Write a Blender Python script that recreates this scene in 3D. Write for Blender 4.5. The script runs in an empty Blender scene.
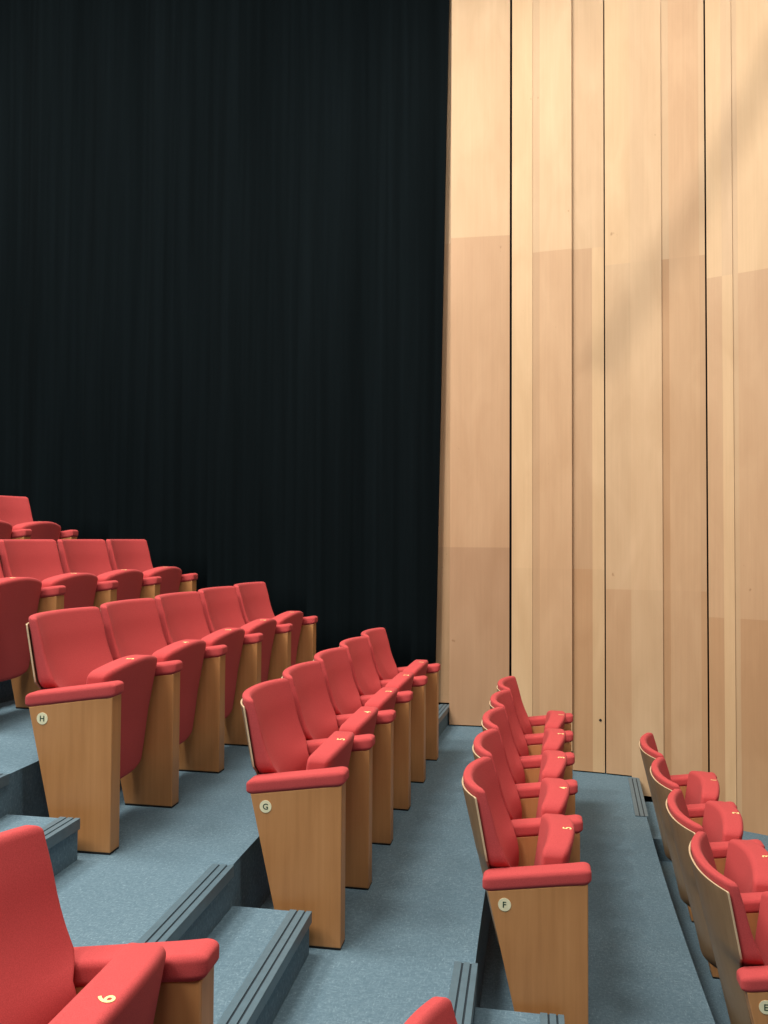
import bpy, bmesh, math, random
from mathutils import Vector, Matrix
from mathutils.bvhtree import BVHTree

random.seed(7)
C = bpy.context.scene.collection
ZO = 2.42                     # the camera's height above the lowest terrace

# ------------------------------------------------------------------ materials
def new_mat(name):
    m = bpy.data.materials.new(name); m.use_nodes = True
    nt = m.node_tree; b = nt.nodes['Principled BSDF']
    return m, nt, b

def node(nt, kind, **kw):
    n = nt.nodes.new(kind)
    for k, v in kw.items():
        if k in n.inputs: n.inputs[k].default_value = v
        else: setattr(n, k, v)
    return n

def ramp(nt, fac, stops):
    r = nt.nodes.new('ShaderNodeValToRGB')
    e = r.color_ramp.elements
    while len(e) < len(stops): e.new(0.5)
    for el, (p, c) in zip(e, stops):
        el.position = p; el.color = (*c, 1) if len(c) == 3 else c
    nt.links.new(fac, r.inputs['Fac']); return r.outputs['Color']

def coords(nt, scale, kind='Object'):
    tc = nt.nodes.new('ShaderNodeTexCoord'); mp = nt.nodes.new('ShaderNodeMapping')
    mp.inputs['Scale'].default_value = scale
    nt.links.new(tc.outputs[kind], mp.inputs['Vector']); return mp.outputs['Vector']

def bump(nt, b, h, strength, dist):
    n = node(nt, 'ShaderNodeBump', Strength=strength, Distance=dist)
    nt.links.new(h, n.inputs['Height']); nt.links.new(n.outputs['Normal'], b.inputs['Normal'])

def fabric():
    m, nt, b = new_mat('red_fabric')
    n = node(nt, 'ShaderNodeTexNoise', Scale=420.0, Detail=3.0)
    nt.links.new(coords(nt, (1, 1, 1)), n.inputs['Vector'])
    c = ramp(nt, n.outputs['Fac'], [(.3, (.43, .056, .058)), (.7, (.55, .079, .081))])
    nt.links.new(c, b.inputs['Base Color'])
    b.inputs['Roughness'].default_value = .95
    b.inputs['Specular IOR Level'].default_value = .25
    b.inputs['Sheen Weight'].default_value = .05
    b.inputs['Sheen Roughness'].default_value = .5
    b.inputs['Sheen Tint'].default_value = (1, .6, .6, 1)
    bump(nt, b, n.outputs['Fac'], .25, .001)
    return m

def wood(name, c0, c1, c2, grain=(38, 38, 1.6), rough=.45):
    m, nt, b = new_mat(name)
    n = node(nt, 'ShaderNodeTexNoise', Scale=1.0, Detail=5.0, Roughness=.6)
    nt.links.new(coords(nt, grain), n.inputs['Vector'])
    f = node(nt, 'ShaderNodeTexNoise', Scale=1.0, Detail=4.0)
    nt.links.new(coords(nt, (4, 4, 2.2)), f.inputs['Vector'])
    mx = node(nt, 'ShaderNodeMix', data_type='FLOAT'); mx.inputs[0].default_value = .5
    nt.links.new(n.outputs['Fac'], mx.inputs[2]); nt.links.new(f.outputs['Fac'], mx.inputs[3])
    c = ramp(nt, mx.outputs[0], [(.32, c0), (.5, c1), (.68, c2)])
    nt.links.new(c, b.inputs['Base Color']); b.inputs['Roughness'].default_value = rough
    return m

def wall_wood():
    m, nt, b = new_mat('maple_veneer')
    a = node(nt, 'ShaderNodeVertexColor'); a.layer_name = 'tone'
    n = node(nt, 'ShaderNodeTexNoise', Scale=1.0, Detail=6.0, Roughness=.65)
    nt.links.new(coords(nt, (60, 60, 1.1)), n.inputs['Vector'])
    f = node(nt, 'ShaderNodeTexNoise', Scale=1.0, Detail=4.0, Distortion=.6)
    nt.links.new(coords(nt, (5, 5, 1.5)), f.inputs['Vector'])
    k = node(nt, 'ShaderNodeTexNoise', Scale=1.0, Detail=2.0)
    nt.links.new(coords(nt, (15, 15, 11)), k.inputs['Vector'])
    g = ramp(nt, n.outputs['Fac'], [(.3, (.955, .945, .935)), (.7, (1.02, 1.015, 1.01))])
    g2 = ramp(nt, f.outputs['Fac'], [(.3, (.93, .90, .87)), (.7, (1.04, 1.04, 1.04))])
    g3 = ramp(nt, k.outputs['Fac'], [(.19, (.72, .66, .60)), (.235, (1, 1, 1))])
    col = a.outputs['Color']
    for g_ in (g, g2, g3):
        x = node(nt, 'ShaderNodeMix', data_type='RGBA', blend_type='MULTIPLY'); x.inputs[0].default_value = 1
        nt.links.new(col, x.inputs[6]); nt.links.new(g_, x.inputs[7]); col = x.outputs[2]
    nt.links.new(col, b.inputs['Base Color'])
    b.inputs['Roughness'].default_value = .5
    b.inputs['Specular IOR Level'].default_value = .3
    return m

def carpet():
    m, nt, b = new_mat('blue_grey_carpet')
    n = node(nt, 'ShaderNodeTexNoise', Scale=1.0, Detail=4.0, Roughness=.7)
    nt.links.new(coords(nt, (150, 60, 60)), n.inputs['Vector'])
    n2 = node(nt, 'ShaderNodeTexNoise', Scale=1.0, Detail=4.0, Roughness=.7)
    nt.links.new(coords(nt, (50, 160, 60)), n2.inputs['Vector'])
    w = node(nt, 'ShaderNodeTexNoise', Scale=2.2, Detail=3.0)
    nt.links.new(coords(nt, (1, 1, 1)), w.inputs['Vector'])
    mx = node(nt, 'ShaderNodeMath', operation='MAXIMUM')
    nt.links.new(n.outputs['Fac'], mx.inputs[0]); nt.links.new(n2.outputs['Fac'], mx.inputs[1])
    ad = node(nt, 'ShaderNodeMath', operation='MULTIPLY_ADD'); ad.inputs[1].default_value = .12
    nt.links.new(w.outputs['Fac'], ad.inputs[0]); nt.links.new(mx.outputs[0], ad.inputs[2])
    c = ramp(nt, ad.outputs[0], [(.50, (.088, .150, .196)), (.64, (.118, .192, .242)), (.80, (.20, .295, .35))])
    nt.links.new(c, b.inputs['Base Color']); b.inputs['Roughness'].default_value = .9
    b.inputs['Specular IOR Level'].default_value = .2
    bump(nt, b, n.outputs['Fac'], .2, .002)
    return m

def plain(name, col, rough=.5, spec=.5):
    m, nt, b = new_mat(name)
    n = node(nt, 'ShaderNodeTexNoise', Scale=30.0, Detail=3.0)
    nt.links.new(coords(nt, (1, 1, 1)), n.inputs['Vector'])
    c = ramp(nt, n.outputs['Fac'], [(.3, tuple(v * .92 for v in col)), (.7, tuple(v * 1.06 for v in col))])
    nt.links.new(c, b.inputs['Base Color'])
    b.inputs['Roughness'].default_value = rough; b.inputs['Specular IOR Level'].default_value = spec
    return m

def velvet():
    m, nt, b = new_mat('black_drape')
    n = node(nt, 'ShaderNodeTexNoise', Scale=1.0, Detail=4.0)
    nt.links.new(coords(nt, (16, 16, .35)), n.inputs['Vector'])
    c = ramp(nt, n.outputs['Fac'], [(.35, (.0024, .0044, .0054)), (.7, (.0036, .0064, .0079))])
    nt.links.new(c, b.inputs['Base Color']); b.inputs['Roughness'].default_value = 1
    b.inputs['Specular IOR Level'].default_value = .05
    return m

M = dict(
    red=fabric(),
    wood=wood('beech_veneer', (.42, .192, .067), (.50, .238, .087), (.56, .278, .108)),
    edge=wood('plywood_edge', (.52, .385, .24), (.60, .455, .29), (.66, .51, .34)),
    shell=wood('shaded_shell_veneer', (.19, .125, .068), (.235, .158, .088), (.28, .19, .108)),  # darkened: part of the shade on the seat backs is put into this colour
    wall=wall_wood(), carpet=carpet(),
    nosing=plain('nosing_rubber', (.092, .150, .186), .4, .5),
    groove=plain('nosing_groove', (.018, .030, .040), .6, .3),
    drape=velvet(),
    black=plain('black_plastic', (.012, .012, .013), .6, .3),
    badge=plain('badge_cream', (.84, .82, .56), .4, .4),
    ink=plain('badge_green_ink', (.02, .06, .035), .5, .3),
    thread=plain('number_thread', (.85, .74, .33), .7, .3),
    dark=plain('dark_paint', (.03, .03, .032), .9, .1),
    ceil=plain('ceiling_paint', (.30, .29, .28), .9, .1),
)

# ------------------------------------------------------------------ object helpers
def finish(name, bm, mats, parent=None, smooth=False):
    me = bpy.data.meshes.new(name)
    bmesh.ops.recalc_face_normals(bm, faces=bm.faces)
    bm.to_mesh(me); bm.free()
    for m in (mats if isinstance(mats, (list, tuple)) else [mats]): me.materials.append(m)
    if smooth:
        for p in me.polygons: p.use_smooth = True
    o = bpy.data.objects.new(name, me); C.objects.link(o)
    if parent: o.parent = parent
    return o

def tag(o, label=None, cat=None, group=None, kind=None):
    if label: o['label'] = label
    if cat: o['category'] = cat
    if group: o['group'] = group
    if kind: o['kind'] = kind
    return o

def empty(name, loc, rz=0):
    o = bpy.data.objects.new(name, None); C.objects.link(o)
    o.location = loc; o.rotation_euler = (0, 0, rz); o.empty_display_size = .1
    return o

def axis_coords(h, r, ne, nm):
    z = [h - r + r * math.tan(math.radians(45) * i / ne) for i in range(ne + 1)]
    mid = [(-(h - r)) + 2 * (h - r) * i / nm for i in range(1, nm)]
    return [-c for c in reversed(z)] + mid + z

def rbox(bm, h, r, deform, n=(4, 6, 6), ne=3):
    """rounded box, half sizes h, fillet radii r per axis, every vertex passed through deform"""
    ax = [axis_coords(h[i], r[i], ne, n[i]) for i in range(3)]
    cache = {}
    def vert(p):
        key = tuple(round(v, 6) for v in p)
        if key not in cache:
            inner = [max(-(h[i] - r[i]), min(h[i] - r[i], p[i])) for i in range(3)]
            d = [(p[i] - inner[i]) / r[i] for i in range(3)]
            L = math.sqrt(sum(v * v for v in d)) or 1
            q = [inner[i] + d[i] / L * r[i] for i in range(3)]
            cache[key] = bm.verts.new(deform(*q))
        return cache[key]
    for a in range(3):
        u, v = [(1, 2), (2, 0), (0, 1)][a]
        for s in (-1, 1):
            for i in range(len(ax[u]) - 1):
                for j in range(len(ax[v]) - 1):
                    ps = []
                    for (ii, jj) in ((i, j), (i + 1, j), (i + 1, j + 1), (i, j + 1)):
                        p = [0, 0, 0]; p[a] = s * h[a]; p[u] = ax[u][ii]; p[v] = ax[v][jj]; ps.append(vert(p))
                    if s < 0: ps.reverse()
                    if len(set(ps)) == 4: bm.faces.new(ps)

def box(bm, x0, x1, y0, y1, z0, z1, mat=0):
    vs = [bm.verts.new((x, y, z)) for z in (z0, z1) for y in (y0, y1) for x in (x0, x1)]
    for f in ((0, 2, 3, 1), (4, 5, 7, 6), (0, 1, 5, 4), (2, 6, 7, 3), (0, 4, 6, 2), (1, 3, 7, 5)):
        bm.faces.new([vs[i] for i in f]).material_index = mat

def text_mesh(s, size):
    cu = bpy.data.curves.new('glyph', 'FONT'); cu.body = s; cu.size = size
    cu.align_x = 'CENTER'; cu.align_y = 'CENTER'; cu.offset = size * .018
    o = bpy.data.objects.new('glyph', cu); C.objects.link(o)
    dg = bpy.context.evaluated_depsgraph_get(); dg.update()
    me = bpy.data.meshes.new_from_object(o.evaluated_get(dg))
    vs = [tuple(v.co) for v in me.vertices]; fs = [tuple(p.vertices) for p in me.polygons]
    bpy.data.objects.remove(o); bpy.data.curves.remove(cu); bpy.data.meshes.remove(me)
    x0, x1 = min(v[0] for v in vs), max(v[0] for v in vs); y0, y1 = min(v[1] for v in vs), max(v[1] for v in vs)
    return [(v[0] - (x0 + x1) / 2, v[1] - (y0 + y1) / 2, 0) for v in vs], fs

def clamp(v, a=0., b=1.): return max(a, min(b, v))
def smooth(v): v = clamp(v); return v * v * (3 - 2 * v)

# ------------------------------------------------------------------ measured layout
CAM = dict(f=826.97, yaw=.1732, pitch=.0311, roll=.0059)
XR = dict(D=2.06, E=1.1096, F=.2111, G=-.6906, H=-1.6002, I=-2.5067, J=-3.4162, K=-4.32)
ZR = dict(D=-2.42, E=-2.136, F=-1.8495, G=-1.542, H=-1.2385, I=-.9319, J=-.6174, K=-.31, L=0.0, N=.31)
YR = dict(E=3.1092, F=3.0889, G=3.0625, H=3.0191, I=2.9693, J=2.9131)
SR = dict(E=.598, F=.531, G=.5377, H=.5663, I=.551, J=.5482)
MR = dict(E=-.0065, F=.0011, G=-.0018, H=-.0063, I=.0039, J=-.0011)
C2 = .0098
EDGE = dict(D=3.0, E=1.655, F=.703, G=-.190, H=-1.100, I=-2.0, J=-2.907, K=-3.82, L=-4.73, N=-5.64)
ORDER = ['D', 'E', 'F', 'G', 'H', 'I', 'J', 'K', 'L', 'N']
def bow(y): t = max(0., y - 3.05); return C2 * t * t
def edge(R, y): return EDGE[R] + bow(y)

# ------------------------------------------------------------------ the setting
Y0, Y1 = -2.2, 7.6
XL, XRT = -6.6, 4.2
def build_floor():
    bm = bmesh.new()
    ys = [Y0, 0, 2, 3.05] + [3.05 + (Y1 - 3.05) * i / 22 for i in range(1, 23)]
    def strip(fa, fb):
        for i in range(len(ys) - 1):
            vs = [bm.verts.new(f(y)) for f, y in ((fa, ys[i]), (fb, ys[i]), (fb, ys[i + 1]), (fa, ys[i + 1]))]
            bm.faces.new(vs)
    for i, R in enumerate(ORDER):
        z = ZR[R] + ZO
        back = (lambda y, R=ORDER[i + 1]: edge(R, y)) if i + 1 < len(ORDER) else (lambda y: XL)
        front = (lambda y, R=R: edge(R, y)) if R != 'D' else (lambda y: XRT)
        strip(lambda y: (back(y), y, z), lambda y: (front(y), y, z))
        if i + 1 < len(ORDER):
            z2 = ZR[ORDER[i + 1]] + ZO
            strip(lambda y: (back(y), y, z), lambda y: (back(y), y, z2))
    bmesh.ops.remove_doubles(bm, verts=bm.verts, dist=1e-5)
    o = finish('floor', bm, M['carpet'])
    # up-facing normals matter little; keep two-sided
    tag(o, 'stepped terraces covered in mottled blue-grey carpet', 'floor', kind='structure')
build_floor()

def floor_z(x, y):
    for R in ORDER[::-1]:
        if x <= edge(R, y): return ZR[R] + ZO
    return ZR['D'] + ZO

H_CEIL = 8.8
def simple_wall(name, x0, x1, y0, y1, z0, z1, mat, label, cat='wall'):
    bm = bmesh.new(); box(bm, x0, x1, y0, y1, z0, z1)
    return tag(finish(name, bm, mat), label, cat, kind='structure')
simple_wall('ceiling', XL, XRT, Y0, Y1, H_CEIL, H_CEIL + .1, M['ceil'], 'dark painted ceiling high above the seats', 'ceiling')
simple_wall('wall_left', XL - .1, XL, Y0, Y1, 2.0, H_CEIL, M['dark'], 'dark wall behind the top rows')
simple_wall('wall_right', XRT, XRT + .1, Y0, Y1, -.05, H_CEIL, M['dark'], 'dark wall on the stage side')
simple_wall('wall_front', XL, XRT, Y0 - .1, Y0, -.05, H_CEIL, M['dark'], 'dark wall behind the viewer')

# wood-lined far wall: a dark backing, full-height veneer panels hung in front of it
wall = simple_wall('wall_back', XL, XRT, 7.15, 7.3, -.05, H_CEIL, M['black'], 'far side wall lined with tall pale maple panels')
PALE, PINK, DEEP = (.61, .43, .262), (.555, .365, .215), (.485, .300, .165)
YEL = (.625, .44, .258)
def mixc(a, k): return tuple(v * k for v in a)
JOINT = 2.585
# panel: (x0,y0),(x1,y1), upper joint z, boards: (u0,u1,recess, top, mid, low colour)
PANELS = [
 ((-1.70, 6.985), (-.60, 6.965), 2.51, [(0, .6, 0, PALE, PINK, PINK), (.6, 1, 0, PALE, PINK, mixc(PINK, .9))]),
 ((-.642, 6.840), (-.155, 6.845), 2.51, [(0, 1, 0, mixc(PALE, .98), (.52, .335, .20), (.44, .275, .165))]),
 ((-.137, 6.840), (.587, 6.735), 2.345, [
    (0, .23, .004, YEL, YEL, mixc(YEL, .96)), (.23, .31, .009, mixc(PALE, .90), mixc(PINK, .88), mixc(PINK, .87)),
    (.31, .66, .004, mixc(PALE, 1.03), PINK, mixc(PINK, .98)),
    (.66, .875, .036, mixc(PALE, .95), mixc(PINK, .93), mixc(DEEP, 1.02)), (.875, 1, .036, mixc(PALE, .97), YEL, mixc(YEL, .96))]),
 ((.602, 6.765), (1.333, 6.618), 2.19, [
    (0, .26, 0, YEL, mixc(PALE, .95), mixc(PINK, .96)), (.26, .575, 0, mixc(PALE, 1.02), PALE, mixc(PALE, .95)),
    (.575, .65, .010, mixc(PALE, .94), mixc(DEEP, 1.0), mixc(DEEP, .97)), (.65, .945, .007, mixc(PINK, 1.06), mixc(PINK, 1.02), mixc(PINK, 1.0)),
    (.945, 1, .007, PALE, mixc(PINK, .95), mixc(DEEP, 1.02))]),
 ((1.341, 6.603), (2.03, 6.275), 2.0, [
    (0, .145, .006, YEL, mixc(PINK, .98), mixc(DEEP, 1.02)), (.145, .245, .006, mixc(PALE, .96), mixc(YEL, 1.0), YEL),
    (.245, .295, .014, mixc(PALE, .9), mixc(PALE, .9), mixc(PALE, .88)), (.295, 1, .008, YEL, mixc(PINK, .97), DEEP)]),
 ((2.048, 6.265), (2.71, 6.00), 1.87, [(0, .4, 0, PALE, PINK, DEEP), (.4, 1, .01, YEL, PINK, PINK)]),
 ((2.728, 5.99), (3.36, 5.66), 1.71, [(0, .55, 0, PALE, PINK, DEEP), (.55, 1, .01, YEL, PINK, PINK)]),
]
def build_panel(p):
    (ax, ay), (bx, by), zj, boards = p
    A, B = Vector((ax, ay, 0)), Vector((bx, by, 0)); d = B - A; L = d.length; t = d / L
    nrm = Vector((t.y, -t.x, 0))                        # towards the room
    bm = bmesh.new(); lay = bm.loops.layers.float_color.new('tone')
    ztop = H_CEIL - .35
    zs = [zj - ZO + ZO + 0, ]
    for (u0, u1, rec, ct, cm, cl) in boards:
        mid = A + d * (u0 + u1) / 2
        zb = floor_z(mid.x, mid.y - .1) + .011
        # wall-side half steps raise the foot of the panels beside them
        for (R, Lw) in (('H', 'G'), ('G', 'F'), ('F', 'E')):
            e = edge(R, mid.y)
            if e < mid.x < e + .30: zb = (ZR[R] + ZR[Lw]) / 2 + ZO + .011
        j1, j2 = zj + ZO, zj - JOINT + ZO
        j3 = min(j1 + JOINT, ztop - .01)
        lev = [zb, max(j2, zb + .05), j1, j3, ztop]
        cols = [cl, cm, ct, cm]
        P0, P1 = A + d * u0 - nrm * rec, A + d * u1 - nrm * rec
        Q0, Q1 = P0 - nrm * .04, P1 - nrm * .04
        for k in range(4):
            z0, z1 = lev[k], lev[k + 1]
            fs = [[(P0, z0), (P1, z0), (P1, z1), (P0, z1)], [(Q0, z0), (P0, z0), (P0, z1), (Q0, z1)], [(P1, z0), (Q1, z0), (Q1, z1), (P1, z1)]]
            if k == 0: fs.append([(Q0, z0), (Q1, z0), (P1, z0), (P0, z0)])
            if k == 3: fs.append([(P0, z1), (P1, z1), (Q1, z1), (Q0, z1)])
            for q in fs:
                f = bm.faces.new([bm.verts.new((v.x, v.y, z)) for v, z in q])
                for lo in f.loops: lo[lay] = (*cols[k], 1)
    bmesh.ops.remove_doubles(bm, verts=bm.verts, dist=1e-6)
    return finish('wood_panel', bm, M['wall'], wall)
panel_objs = [build_panel(p) for p in PANELS]

def build_lock():
    (ax, ay), (bx, by), zj, bs = PANELS[2]
    A, B = Vector((ax, ay, 0)), Vector((bx, by, 0)); d = (B - A); t = d.normalized(); n = Vector((t.y, -t.x, 0))
    c = A + d * .955 - n * .036 + n * .001; c.z = -1.50 + ZO + .07
    bm = bmesh.new()
    ring = [bm.verts.new(c + t * .011 * math.cos(a) + Vector((0, 0, .011 * math.sin(a))) + n * .002) for a in [i * math.tau / 20 for i in range(20)]]
    base = [bm.verts.new(v.co - n * .002) for v in ring]
    bm.faces.new(ring)
    for i in range(20): bm.faces.new((ring[i], base[i], base[(i + 1) % 20], ring[(i + 1) % 20]))
    o = finish('keyhole', bm, M['black'], panel_objs[2]); o['label'] = 'small round black keyhole'
build_lock()

# ------------------------------------------------------------------ the black curtain
def build_curtain():
    bm = bmesh.new()
    xl, n, m = -6.5, 700, 14
    ph = [random.uniform(0, 6.28) for _ in range(6)]
    zt = H_CEIL - .15
    cols = []
    for i in range(n + 1):
        s = i / n; col = []
        for j in range(m + 1):
            v = j / m
            # the free edge leans back a little towards the foot
            xr = -.765 + .125 * v
            x = xl + (xr - xl) * s
            a = .030 * math.sin(x * 9.3 + ph[0] + .9 * math.sin(x * 2.1 + ph[1])) + .008 * math.sin(x * 21 + ph[2] + .8 * math.sin(3.3 * x)) + .0015 * math.sin(x * 63 + ph[3])
            a *= .75 + .25 * math.sin(x * 1.7 + ph[4])
            a += .006 * math.sin(v * 5 + x * 4)
            y = 6.86 + a
            zb = floor_z(x, 6.86) + .015
            if -1.0 < x: zb = max(zb, (ZR['H'] + ZR['G']) / 2 + ZO + .02)
            col.append(bm.verts.new((x, y, zb + (zt - zb) * v)))
        cols.append(col)
    for i in range(n):
        for j in range(m): bm.faces.new((cols[i][j], cols[i + 1][j], cols[i + 1][j + 1], cols[i][j + 1]))
    o = finish('curtain', bm, M['drape'], smooth=True)
    sm = o.modifiers.new('thickness', 'SOLIDIFY'); sm.thickness = .006; sm.offset = 0
    tag(o, 'tall black drape hanging in soft folds beside the maple wall', 'curtain')
build_curtain()

# ------------------------------------------------------------------ steps and nosings
def nosing_mesh(name, xa, xb, ya, yb, z, parent=None):
    """rubber nosing on a tread edge running from (xa, ya) to (xb, yb); profile in X and Z"""
    bm = bmesh.new()
    def bar(x0, x1, z0, z1, mat):
        vs = []
        for (xe, y) in ((xa, ya), (xb, yb)):
            for (dx, dz) in ((x0, z0), (x1, z0), (x1, z1), (x0, z1)): vs.append(bm.verts.new((xe + dx, y, z + dz)))
        for f in ((0, 1, 2, 3), (7, 6, 5, 4), (0, 4, 5, 1), (1, 5, 6, 2), (2, 6, 7, 3), (3, 7, 4, 0)):
            bm.faces.new([vs[i] for i in f]).material_index = mat
    bar(-.072, .002, .0005, .0022, 1)
    bar(-.074, -.048, .001, .006, 0); bar(-.041, -.018, .001, .006, 0); bar(-.011, .010, .001, .006, 0)
    bar(.002, .010, -.036, .001, 0)
    o = finish(name, bm, [M['nosing'], M['groove']], parent)
    bv = o.modifiers.new('bevel', 'BEVEL'); bv.width = .0015; bv.segments = 2
    return o

def aisle_step(R, Lw, ya, yb, depth, label, group):
    z = (ZR[R] + ZR[Lw]) / 2 + ZO; zl = ZR[Lw] + ZO
    bm = bmesh.new()
    xa, xb = edge(R, ya), edge(R, yb)
    vs = []
    for (xe, y) in ((xa, ya), (xb, yb)):
        for (dx, zz) in ((.001, zl), (depth, zl), (depth, z), (.001, z)): vs.append(bm.verts.new((xe + dx, y, zz)))
    for f in ((0, 1, 2, 3), (7, 6, 5, 4), (0, 4, 5, 1), (1, 5, 6, 2), (2, 6, 7, 3), (3, 7, 4, 0)): bm.faces.new([vs[i] for i in f])
    o = tag(finish('aisle_step', bm, M['carpet']), label, 'step', group)
    nosing_mesh('nosing', xa + depth, xb + depth, ya, yb, z, o)

def platform_nosing(R, ya, yb, label, group):
    o = nosing_mesh('stair_nosing', edge(R, ya), edge(R, yb), ya, yb, ZR[R] + ZO)
    tag(o, label, 'nosing', group)

AG, WG = 'half steps of the aisle', 'half steps beside the far wall'
YA = 1.835
aisle_step('I', 'H', YA, YR['H'] - .065, .30, 'carpeted half step in front of the seat panel lettered H', AG)
aisle_step('H', 'G', YA, YR['G'] - .045, .300, 'carpeted half step ending against the seat panel lettered G', AG)
aisle_step('G', 'F', YA, YR['F'] - .03, .305, 'carpeted half step ending against the seat panel lettered F', AG)
platform_nosing('I', YA, 2.95, 'grooved grey nosing at the left picture edge above the step by panel H', 'nosings of the aisle terraces')
platform_nosing('H', YA, 3.005, 'grooved grey nosing on the terrace edge behind the seat lettered G', 'nosings of the aisle terraces')
platform_nosing('G', YA, 3.055, 'grooved grey nosing on the terrace edge behind the seat lettered F', 'nosings of the aisle terraces')
aisle_step('H', 'G', 5.93, 6.93, .303, 'carpeted half step at the foot of the curtain beside the last seat of row G', WG)
aisle_step('G', 'F', 5.93, 6.68, .30, 'carpeted half step at the far wall behind the last seat of row F', WG)
aisle_step('F', 'E', 5.80, 6.60, .30, 'carpeted half step at the far wall behind the last seats of row E', WG)
platform_nosing('H', 5.93, 6.745, 'grooved nosing on the terrace edge at the foot of the curtain', 'nosings beside the far wall')
platform_nosing('G', 5.86, 6.74, 'grooved nosing at the far wall behind the last seat of row F', 'nosings beside the far wall')
platform_nosing('F', 5.79, 6.69, 'pale worn grooved nosing at the far wall left of the last seats of row E', 'nosings beside the far wall')

# ------------------------------------------------------------------ the theatre seat, prototype meshes
S0, TH = .55, .075            # spacing of the armrest panels, their thickness
ARM_F, ARM_R, DEP = .6104, .5585, .3595

def bow_v(v, z): return .068 * (1 - min(1, v * v) ** 1.15) * (.55 + .45 * clamp((z - .3) / .6))
def shell_x(z, v): return -.410 + (.895 - z) * .185 - bow_v(v, z)
def low_in(z): return .044 * smooth((.645 - z) / .045)     # narrower below arm height, to pass between the armrest panels

def mesh_shell():
    bm = bmesh.new(); W = .262
    def f(x, y, z):
        z = z + .561
        v = y / W
        y *= 1 - low_in(z) / W
        # lower corners rounded in elevation
        if z < .37:
            k = (.37 - z) / .13
            lim = W * (1 - .62 * (1 - math.sqrt(max(0, 1 - clamp(k) ** 2))))
            y = y * lim / W
        return (shell_x(z, v) + x, y, z)
    rbox(bm, (.0045, W, .318), (.0015, .004, .006), f, (1, 26, 22), 2)
    return bm
def mesh_back():
    bm = bmesh.new(); W = .250; zc, hz = .648, .262
    def f(x, y, z):
        s = (x + .03) / .06                             # 0 at the shell, 1 at the front
        z = z + zc
        v = y / W
        t = .050 + .042 * math.exp(-((z - .56) / .13) ** 2)
        t -= .010 * smooth((z - .80) / .12)
        return (shell_x(z, v) + .006 + s * t, y * (1 - low_in(z) / W * .85) - .006, z)
    rbox(bm, (.03, W, hz), (.019, .019, .017), f, (3, 26, 22), 4)
    return bm
def mesh_seat():
    bm = bmesh.new(); W = .2285; hz = .248; zc = .438
    def lerp(q, a, b, c): return a + (b - a) * q / .5 if q < .5 else b + (c - b) * (q - .5) / .5
    def f(x, y, z):
        v = y / W
        q = (z + hz) / (2 * hz)
        front = lerp(q, -.142, -.112, -.068) + lerp(q, .018, .026, .040) * (1 - v * v)
        back = lerp(q, -.215, -.200, -.166) + lerp(q, .012, .014, .034) * (1 - v * v)
        fr = .5 + .5 * x / .06
        up = smooth((q - .25) / .7)
        zz = z + zc + .034 * (1 - v * v) * up
        lo = smooth((.28 - q) / .28)
        zz += .025 * lo * max(0, (abs(v) - .45) / .55) ** 2
        return (back + (front - back) * fr, y, zz)
    rbox(bm, (.06, W, hz), (.025, .034, .024), f, (4, 22, 16), 5)
    return bm
def mesh_panel():
    bm = bmesh.new()
    prof = [(0, .007), (0, ARM_F), (-DEP, ARM_R), (-.232, .007)]
    a = [bm.verts.new((x, 0, z)) for x, z in prof]; b = [bm.verts.new((x, TH, z)) for x, z in prof]
    bm.faces.new(a); bm.faces.new(b[::-1])
    for i in range(4): bm.faces.new((a[i], b[i], b[(i + 1) % 4], a[(i + 1) % 4]))
    bmesh.ops.recalc_face_normals(bm, faces=bm.faces)
    bmesh.ops.bevel(bm, geom=list(bm.edges), offset=.004, segments=2, affect='EDGES', profile=.5)
    return bm
def mesh_base():
    bm = bmesh.new(); box(bm, -.2315, -.001, .001, TH - .001, .0005, .0075); return bm
def mesh_pad():
    bm = bmesh.new(); L = .390
    sl = (ARM_F - ARM_R) / DEP
    def f(x, y, z):
        fr = x / (L / 2)
        xx = x - DEP / 2 - .003
        # plump front end, slimmer towards the back
        k = 1 + .05 * smooth((fr - .5) * 2)
        return (xx, y * k + TH / 2, ARM_F + .0255 + z * k + sl * xx)
    rbox(bm, (L / 2, .043, .0285), (.034, .014, .018), f, (10, 3, 2), 5)
    return bm
def mesh_hinge(sd):
    bm = bmesh.new()
    y0, y1 = sorted((sd * .2255, sd * .236))
    box(bm, -.185, -.145, y0, y1, .335, .375)
    bmesh.ops.bevel(bm, geom=list(bm.edges), offset=.003, segments=1, affect='EDGES')
    return bm

def proto(name, bm, mats, sm):
    return finish(name, bm, mats, None, sm)
P_back = proto('backrest', mesh_back(), M['red'], True)
P_shell = proto('back_shell', mesh_shell(), [M['shell'], M['edge']], True)
for p in P_shell.data.polygons:
    if p.normal.z > .6: p.material_index = 1
P_seat = proto('seat', mesh_seat(), M['red'], True)
P_panel = proto('armrest_panel', mesh_panel(), M['wood'], False)
P_base = proto('base_plate', mesh_base(), M['black'], False)
P_pad = proto('armrest_pad', mesh_pad(), M['red'], True)
P_hinge = [proto('hinge', mesh_hinge(sd), M['black'], False) for sd in (-1, 1)]
# rim of the shell sides too
W_ = .262
for p in P_shell.data.polygons:
    if abs(p.normal.y) > .75 and abs(p.center.y) > W_ - .02: p.material_index = 1

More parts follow.
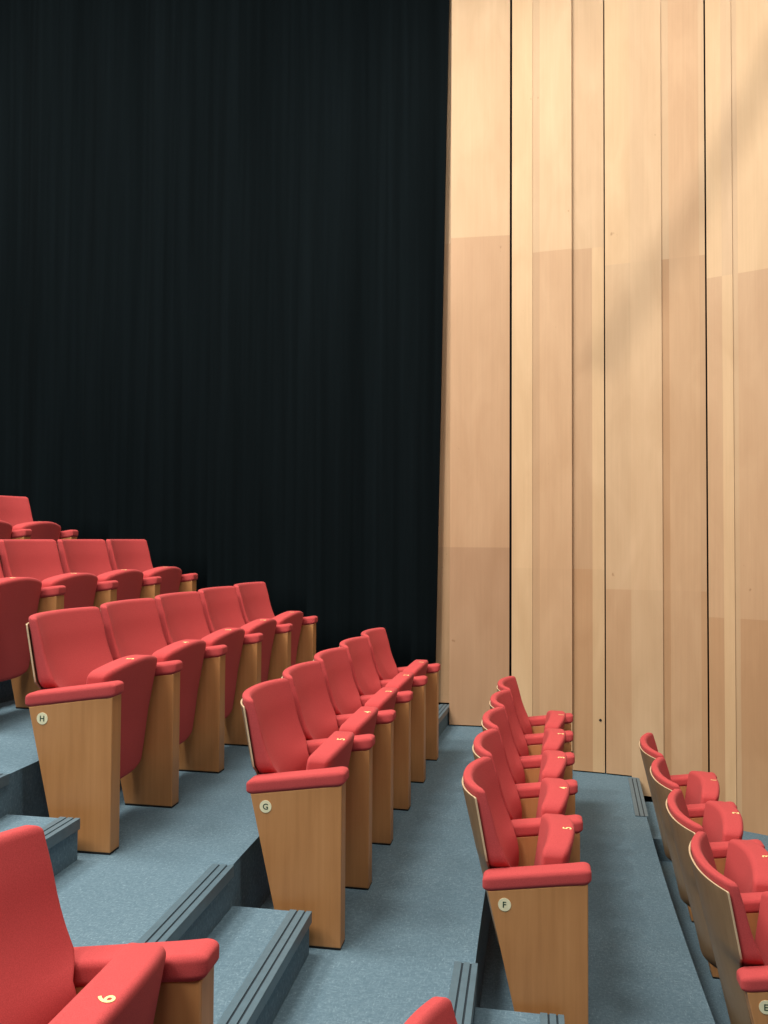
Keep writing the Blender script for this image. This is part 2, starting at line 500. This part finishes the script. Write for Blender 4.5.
seat_bvh = BVHTree.FromPolygons([v.co.copy() for v in P_seat.data.vertices], [tuple(p.vertices) for p in P_seat.data.polygons])
NUM = {}
def number_proto(s):
    if s in NUM: return NUM[s].copy()
    vs, fs = text_mesh(s, .046)
    bm = bmesh.new(); out = []
    for (x, y, z) in vs:
        px, py = -.064 - y, x - .050
        hit = seat_bvh.ray_cast(Vector((px, py, 1.2)), Vector((0, 0, -1)))[0]
        out.append(bm.verts.new((px, py, (hit.z if hit else .70) + .0012)))
    for f in fs:
        try: bm.faces.new([out[i] for i in f])
        except ValueError: pass
    bmesh.ops.triangulate(bm, faces=bm.faces)
    o = finish('seat_number', bm, M['thread']); o['label'] = 'stitched pale yellow number ' + s
    NUM[s] = o
    return o
BADGE = {}
def badge_obj(letter):
    bm = bmesh.new(); c = (-.297, .515)
    r = .0235; N = 28
    for k, (y, rr) in enumerate(((-.0022, r),)):
        ring = [bm.verts.new((c[0] + rr * math.cos(i * math.tau / N), y, c[1] + rr * math.sin(i * math.tau / N))) for i in range(N)]
        back = [bm.verts.new((v.co.x, .0005, v.co.z)) for v in ring]
        bm.faces.new(ring)
        for i in range(N): bm.faces.new((ring[i], ring[(i + 1) % N], back[(i + 1) % N], back[i]))
    vs, fs = text_mesh(letter, .031)
    vv = [bm.verts.new((c[0] + x, -.0027, c[1] + y)) for x, y, z in vs]
    for f in fs:
        try: bm.faces.new([vv[i] for i in f]).material_index = 1
        except ValueError: pass
    o = finish('row_badge', bm, [M['badge'], M['ink']])
    o['label'] = 'round cream badge with dark letter ' + letter
    return o

used = {}
def use(p, parent):
    """the prototype itself the first time, a copy of it afterwards"""
    if used.get(p.name_full):
        o = p.copy(); C.objects.link(o)
    else:
        o = p; used[p.name_full] = True
    o.parent = parent
    return o

def add_panel(root, y, letter=None):
    p = use(P_panel, root); p.location = (0, y, 0)
    use(P_base, p); use(P_pad, p)
    if letter: badge_obj(letter).parent = p

def theatre_seat(R, y, rz, x, num, label, group, s, first=False, last=False):
    root = empty('theatre_seat', (x, y, ZR[R] + ZO), rz)
    tag(root, label, 'theatre seat', group)
    mid = s / 2 + TH / 2
    b = use(P_back, root); b.location = (0, mid, 0); b.scale = (1, s / S0, 1)
    use(P_shell, b)
    st = use(P_seat, root); st.location = (0, mid, 0); st.scale = (1, (s - TH - .018) / .457, 1)
    for h in P_hinge: use(h, st)
    n = number_proto(num)
    if n.name not in C.objects: C.objects.link(n)
    n.parent = st
    add_panel(root, 0, R if first else None)
    if last: add_panel(root, s)
    return root

def row_xy(R, k):
    yy = k * SR[R]
    return XR[R] + MR[R] * yy + C2 * yy * yy, YR[R] + yy, -math.atan(MR[R] + 2 * C2 * (yy + SR[R] / 2))

ORD = ['first', 'second', 'third', 'fourth', 'fifth']
def row(R, ks, n, nums, how, group):
    for k in ks:
        x, y, rz = row_xy(R, k)
        theatre_seat(R, y, rz, x, nums[k], how(k, n), group, SR[R], first=(k == 0), last=(k == n - 1))

def lettered(R):
    def how(k, n):
        if k == 0: return 'red tip-up theatre seat at the aisle end bearing the round letter %s badge' % R
        if k == n - 1: return 'red tip-up theatre seat at the wall end of the row lettered %s' % R
        return 'red tip-up theatre seat, %s from the aisle badge in the row lettered %s' % (ORD[k], R)
    return how
row('H', range(5), 5, '54321', lettered('H'), 'seats in the row lettered H')
row('G', range(5), 5, '54321', lettered('G'), 'seats in the row lettered G')
row('F', range(5), 5, '54321', lettered('F'), 'seats in the row lettered F')
row('E', range(4), 4, '4321', lettered('E'), 'seats in the row lettered E')
def how_I(k, n):
    return {1: 'red tip-up seat cut by the left picture edge, directly behind the seat badged H',
            2: 'red tip-up seat behind row H, third from the curtain',
            3: 'red tip-up seat behind row H, second from the curtain',
            4: 'red tip-up seat nearest the curtain, one row behind row H'}[k]
row('I', range(1, 5), 5, '54321', how_I, 'seats in the row behind row H')
def how_J(k, n):
    return {3: 'red tip-up seat in the topmost row, cut by the left picture edge',
            4: 'red tip-up seat nearest the curtain in the topmost visible row'}[k]
row('J', range(3, 5), 5, '54321', how_J, 'seats in the topmost row')
# across the aisle, nearest the viewer
YN = 1.713 - TH / 2
theatre_seat('G', YN - .545, 0, XR['G'] + .014, '6', 'large red seat numbered 6 in the lower left corner, across the aisle', 'seats across the aisle', .545, last=True)
theatre_seat('F', YN - .485, 0, XR['F'] + .004, '6', 'red seat at the bottom edge with only its rounded back top showing', 'seats across the aisle', .535, last=True)

# ------------------------------------------------------------------ lights
def aim(o, to):
    o.rotation_euler = (Vector(to) - Vector(o.location)).to_track_quat('-Z', 'Y').to_euler()
def area(name, loc, to, size, power, col=(1, .93, .84), spread=180):
    l = bpy.data.lights.new(name, 'AREA'); l.shape = 'DISK'; l.size = size; l.energy = power; l.color = col
    l.spread = math.radians(spread)
    o = bpy.data.objects.new(name, l); C.objects.link(o); o.location = loc; aim(o, to); return o
def spot(name, loc, to, power, angle, blend=.6, radius=.05, col=(1, .9, .78)):
    l = bpy.data.lights.new(name, 'SPOT'); l.energy = power; l.spot_size = math.radians(angle); l.spot_blend = blend
    l.shadow_soft_size = radius; l.color = col
    o = bpy.data.objects.new(name, l); C.objects.link(o); o.location = loc; aim(o, to); return o
for x, y, p in [(-5.3, -.6, 300), (-5.3, 3.2, 300), (-2.9, -1.2, 290), (-2.7, 3.0, 250), (-.2, -1.4, 190), (.6, 3.0, 90)]:
    area('house_light', (x, y, H_CEIL - .1), (x, y, 0), 2.0, p)
area('stage_light', (3.6, 1.2, 6.0), (-.6, 2.6, 1.0), .9, 55)
# wall washers along the far wall
spot('wall_washer', (-.75, 4.9, H_CEIL - .2), (-.42, 6.84, 5.9), 52, 46, 1, .12, (1, .93, .86))
for x, p in ((-.2, 44), (.7, 58), (1.7, 64)):
    spot('wall_washer', (x, 4.9, H_CEIL - .2), (x + .5, 6.8, 4.4), p, 85, 1, .15, (1, .93, .86))
# one profile lantern crossed by a lighting bar: its shadow lies on the panels at the upper right
LP = Vector((-3.0, 1.0, 7.15))
spot('profile_lantern', LP, (1.0, 6.6, 3.6), 620, 70, .7, .07)
pa, pb = Vector((1.95, 6.5, ZO + 3.65)), Vector((.55, 6.8, ZO + 1.35))
qa, qb = LP.lerp(pa, .42), LP.lerp(pb, .42)
qa, qb = qa + (qa - qb) * .4, qb
def tube(name, a, b, r, mat, parent=None):
    d = (b - a); q = d.to_track_quat('Z', 'Y'); bm = bmesh.new()
    bmesh.ops.create_cone(bm, cap_ends=True, segments=24, radius1=r, radius2=r, depth=d.length, matrix=Matrix.Translation((a + b) / 2) @ q.to_matrix().to_4x4())
    return finish(name, bm, mat, parent, True)
bar = tube('lighting_bar', qa, qb, .055, M['black'])
tag(bar, 'black lighting bar hung above the seats, out of the picture', 'lighting bar', kind='structure')
for k in (.1, .85):
    p = qa.lerp(qb, k); tube('hanger', Vector((p.x, p.y, p.z)), Vector((p.x, p.y, H_CEIL)), .008, M['black'], bar)
w = bpy.data.worlds.new('World'); bpy.context.scene.world = w; w.use_nodes = True
w.node_tree.nodes['Background'].inputs[0].default_value = (.9, .95, 1, 1)
w.node_tree.nodes['Background'].inputs[1].default_value = .02

# ------------------------------------------------------------------ camera
cam = bpy.data.cameras.new('camera'); co = bpy.data.objects.new('camera', cam); C.objects.link(co)
cam.sensor_fit = 'VERTICAL'; cam.sensor_height = 36; cam.sensor_width = 27; cam.lens = CAM['f'] * 36 / 1024
cam.clip_start = .02
y_, p_, r_ = CAM['yaw'], CAM['pitch'], CAM['roll']
fwd = Vector((-math.sin(y_), math.cos(y_), 0)); rt = Vector((math.cos(y_), math.sin(y_), 0)); up = Vector((0, 0, 1))
f2 = fwd * math.cos(p_) + up * math.sin(p_); u2 = up * math.cos(p_) - fwd * math.sin(p_)
r3 = rt * math.cos(r_) + u2 * math.sin(r_); u3 = u2 * math.cos(r_) - rt * math.sin(r_)
m = Matrix((r3, u3, -f2)).transposed().to_4x4(); m.translation = (0, 0, ZO)
co.matrix_world = m
sc = bpy.context.scene; sc.camera = co
sc.view_settings.view_transform = 'Standard'; sc.view_settings.look = 'None'
sc.view_settings.gamma = 1; sc.view_settings.use_curve_mapping = False
sc.view_settings.exposure = .2
